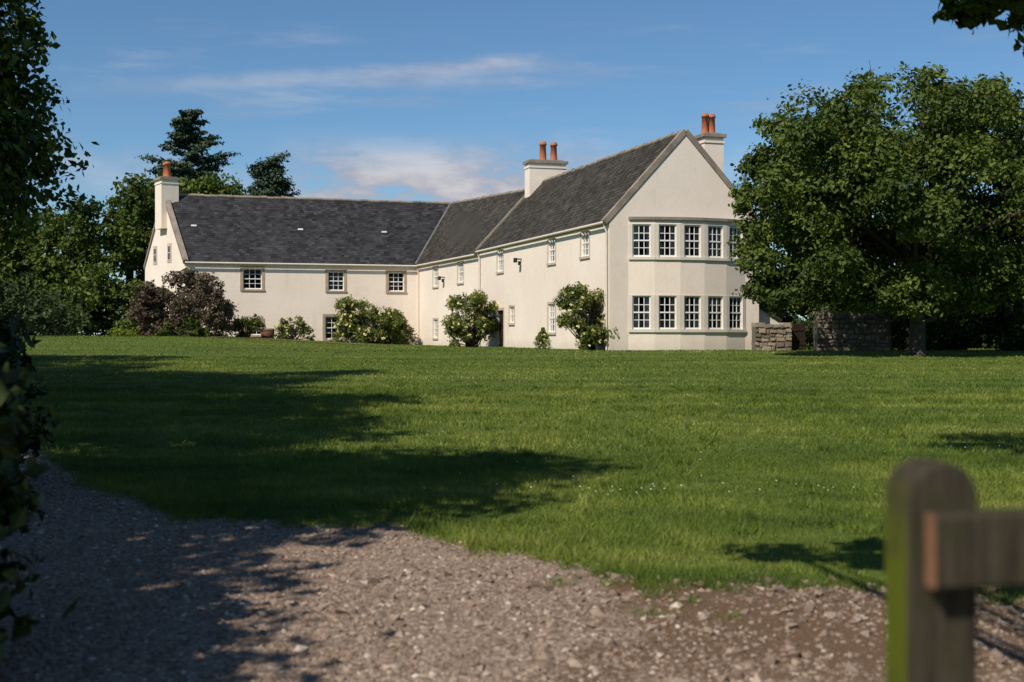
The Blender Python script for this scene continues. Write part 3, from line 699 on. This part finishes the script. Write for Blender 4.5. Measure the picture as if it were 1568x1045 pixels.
# garden gate between walls
b=B(); f=Fr((11.85,55.3),(12.45,55.4),1)
for i in range(5): fbox(b,f,i*.12+.005,i*.12+.115,-.03,0,.95,2.1,0)
for z in (1.2,1.8): fbox(b,f,0,.6,.001,.03,z,z+.1,0)
b.build('garden_gate',['door'])
# barrel planter
b=B(); x,y=-15.35,82.0; z=float(tz(x,y))
tube(b,[(x,y,z),(x,y,z+.3),(x,y,z+.62),(x,y,z+.60),(x,y,z+.55)],[.36,.43,.40,.36,.35],0,18)
for zz in (.12,.45): tube(b,[(x,y,z+zz),(x,y,z+zz+.05)],[.425,.43],1,18,False)
b.build('barrel_planter',['barrelw','metal'])
# path on far left in front of the wing
b=B(); V=[];px=np.arange(-60,-7,1.)
for X in px:
    for yy in (0,1.2):
        Y=74.0+ (X+20)*.10+yy; V.append((X,Y,float(tz(X,Y))+.05))
b.add(V,[(2*i,2*i+2,2*i+3,2*i+1) for i in range(len(px)-1)],0); b.build('garden_path',['gbed'])

# ------------------------------------------------------------------ fence post & rail
fence=bpy.data.objects.new('wooden_fence',None); scene.collection.objects.link(fence)
yaw=math.radians(6)
def post(name,cx,cy,w=.112,t=.095,top=1.408):
    b=B(); prof=[(-w/2,-.3),(w/2,-.3),(w/2,top-w/2)]
    prof+=[(w/2*math.cos(a),top-w/2+w/2*math.sin(a)) for a in np.linspace(0,math.pi,16)[1:-1]]+[(-w/2,top-w/2)]
    n=len(prof); c,s=math.cos(yaw),math.sin(yaw); V=[]
    for tt,ins in ((-t/2,.006),(-t/2+.006,0),(t/2-.006,0),(t/2,.006)):
        for (x,z) in prof:
            x=x*(1-ins/w*2); z=z-ins if z>0 else z
            V.append((cx+x*c-tt*s,cy+x*s+tt*c,z))
    F=[(k*n+i,k*n+(i+1)%n,(k+1)*n+(i+1)%n,(k+1)*n+i) for k in range(3) for i in range(n)]
    b.add(V,F,0); b.add(V[:n],[tuple(range(n))[::-1]],0); b.add(V[-n:],[tuple(range(n))],0)
    b.build(name,['wood'],fence)
post('post',.648,2.02); post('post_far',2.44,2.21)
def rail(name,z0,z1):
    b=B(); du=np.array((math.cos(yaw),math.sin(yaw))); nn=np.array((math.sin(yaw),-math.cos(yaw)))
    P=np.array((.648,2.02))+nn*(.0485); seg=14; V=[]
    for i in range(seg+1):
        u=-.030+1.86*i/seg; dz=.004*math.sin(i*1.1)
        for w_,z in ((0,z0+.006),(.004,z0),(.036,z0),(.040,z0+.006),(.040,z1-.008),(.034,z1),(.004,z1),(0,z1-.008)):
            q=P+du*u+nn*w_; V.append((q[0],q[1],z+dz))
    F=[(i*8+k,(i+1)*8+k,(i+1)*8+(k+1)%8,i*8+(k+1)%8) for i in range(seg) for k in range(8)]
    b.add(V,F,0); b.add(V[:8],[tuple(range(8))],1); b.add(V[-8:],[tuple(range(8))[::-1]],0)
    b.build(name,['wood','barrelw'],fence)
rail('top_rail',1.222,1.335); rail('lower_rail',.55,.66)

# ------------------------------------------------------------------ light
S=Vector((-.62,-.785,1.0)).normalized()
el=math.asin(S.z); rot=math.atan2(S.x,S.y)
sun=bpy.data.lights.new('sun','SUN'); sun.energy=5.0; sun.angle=math.radians(.53); sun.color=(1,.92,.81)
so=bpy.data.objects.new('sun',sun); scene.collection.objects.link(so); so.rotation_euler=S.to_track_quat('Z','Y').to_euler()
w=bpy.data.worlds.new('World'); scene.world=w; w.use_nodes=True; nt=w.node_tree; nt.nodes.clear()
out=N(nt,'ShaderNodeOutputWorld'); bg=N(nt,'ShaderNodeBackground'); bg.inputs[1].default_value=.084
sky=N(nt,'ShaderNodeTexSky'); sky.sky_type='NISHITA'; sky.sun_disc=False; sky.sun_elevation=el; sky.sun_rotation=rot
sky.altitude=1200; sky.air_density=1.0; sky.dust_density=.3; sky.ozone_density=2.0
tc=N(nt,'ShaderNodeTexCoord'); sp=N(nt,'ShaderNodeSeparateXYZ'); nt.links.new(tc.outputs['Generated'],sp.inputs[0])
X,Z=sp.outputs[0],sp.outputs[2]
mp=N(nt,'ShaderNodeMapping'); mp.inputs['Scale'].default_value=(1,1,2.4); nt.links.new(tc.outputs['Generated'],mp.inputs[0])
n1_=noise(nt,11,9,.6,mp.outputs[0])
mp2=N(nt,'ShaderNodeMapping'); mp2.inputs['Scale'].default_value=(1,1,7); mp2.inputs['Rotation'].default_value=(0,.08,0); nt.links.new(tc.outputs['Generated'],mp2.inputs[0])
n2_=noise(nt,5,8,.6,mp2.outputs[0])
band=math_(nt,'MULTIPLY',sstep(nt,Z,.0,.06),sstep(nt,Z,.115,.16,1,0))
xm=math_(nt,'MULTIPLY',sstep(nt,X,-.19,-.13),sstep(nt,X,.0,.10,1,0))
c1=math_(nt,'MULTIPLY',math_(nt,'MULTIPLY',band,math_(nt,'ADD',math_(nt,'MULTIPLY',xm,.9),.25)),sstep(nt,n1_,.40,.53))
lm=math_(nt,'MULTIPLY',sstep(nt,n2_,.50,.72),math_(nt,'MULTIPLY',sstep(nt,Z,.08,.14),sstep(nt,Z,.17,.26,.40,.10)))
ln=math_(nt,'ABSOLUTE',math_(nt,'SUBTRACT',Z,math_(nt,'ADD',math_(nt,'MULTIPLY',X,.085),math_(nt,'ADD',.197,math_(nt,'MULTIPLY',n1_,.012)))))
st=math_(nt,'MULTIPLY',sstep(nt,ln,0,.010,.30,0),math_(nt,'MULTIPLY',sstep(nt,X,-.36,-.2),sstep(nt,X,-.02,.06,1,0)))
tot=math_(nt,'ADD',math_(nt,'ADD',math_(nt,'MULTIPLY',c1,.85),lm),st,True)
tint=mixc(nt,1.0,sky.outputs[0],(.76,1.02,1.16),'MULTIPLY')
ccol=mixc(nt,sstep(nt,n1_,.45,.66),(4.8,4.9,5.7),(7.6,7.4,7.7))
col=mixc(nt,tot,tint,ccol)
nt.links.new(col,bg.inputs[0]); nt.links.new(bg.outputs[0],out.inputs[0])
# ------------------------------------------------------------------ camera
cam=bpy.data.cameras.new('camera'); co=bpy.data.objects.new('camera',cam); scene.collection.objects.link(co); scene.camera=co
co.location=(0,0,1.6); co.rotation_euler=(math.radians(90-.2435),0,0); cam.sensor_width=36; cam.lens=45.9
cam.clip_start=.05; cam.clip_end=3000
cam.dof.use_dof=True; cam.dof.focus_distance=58; cam.dof.aperture_fstop=2.6
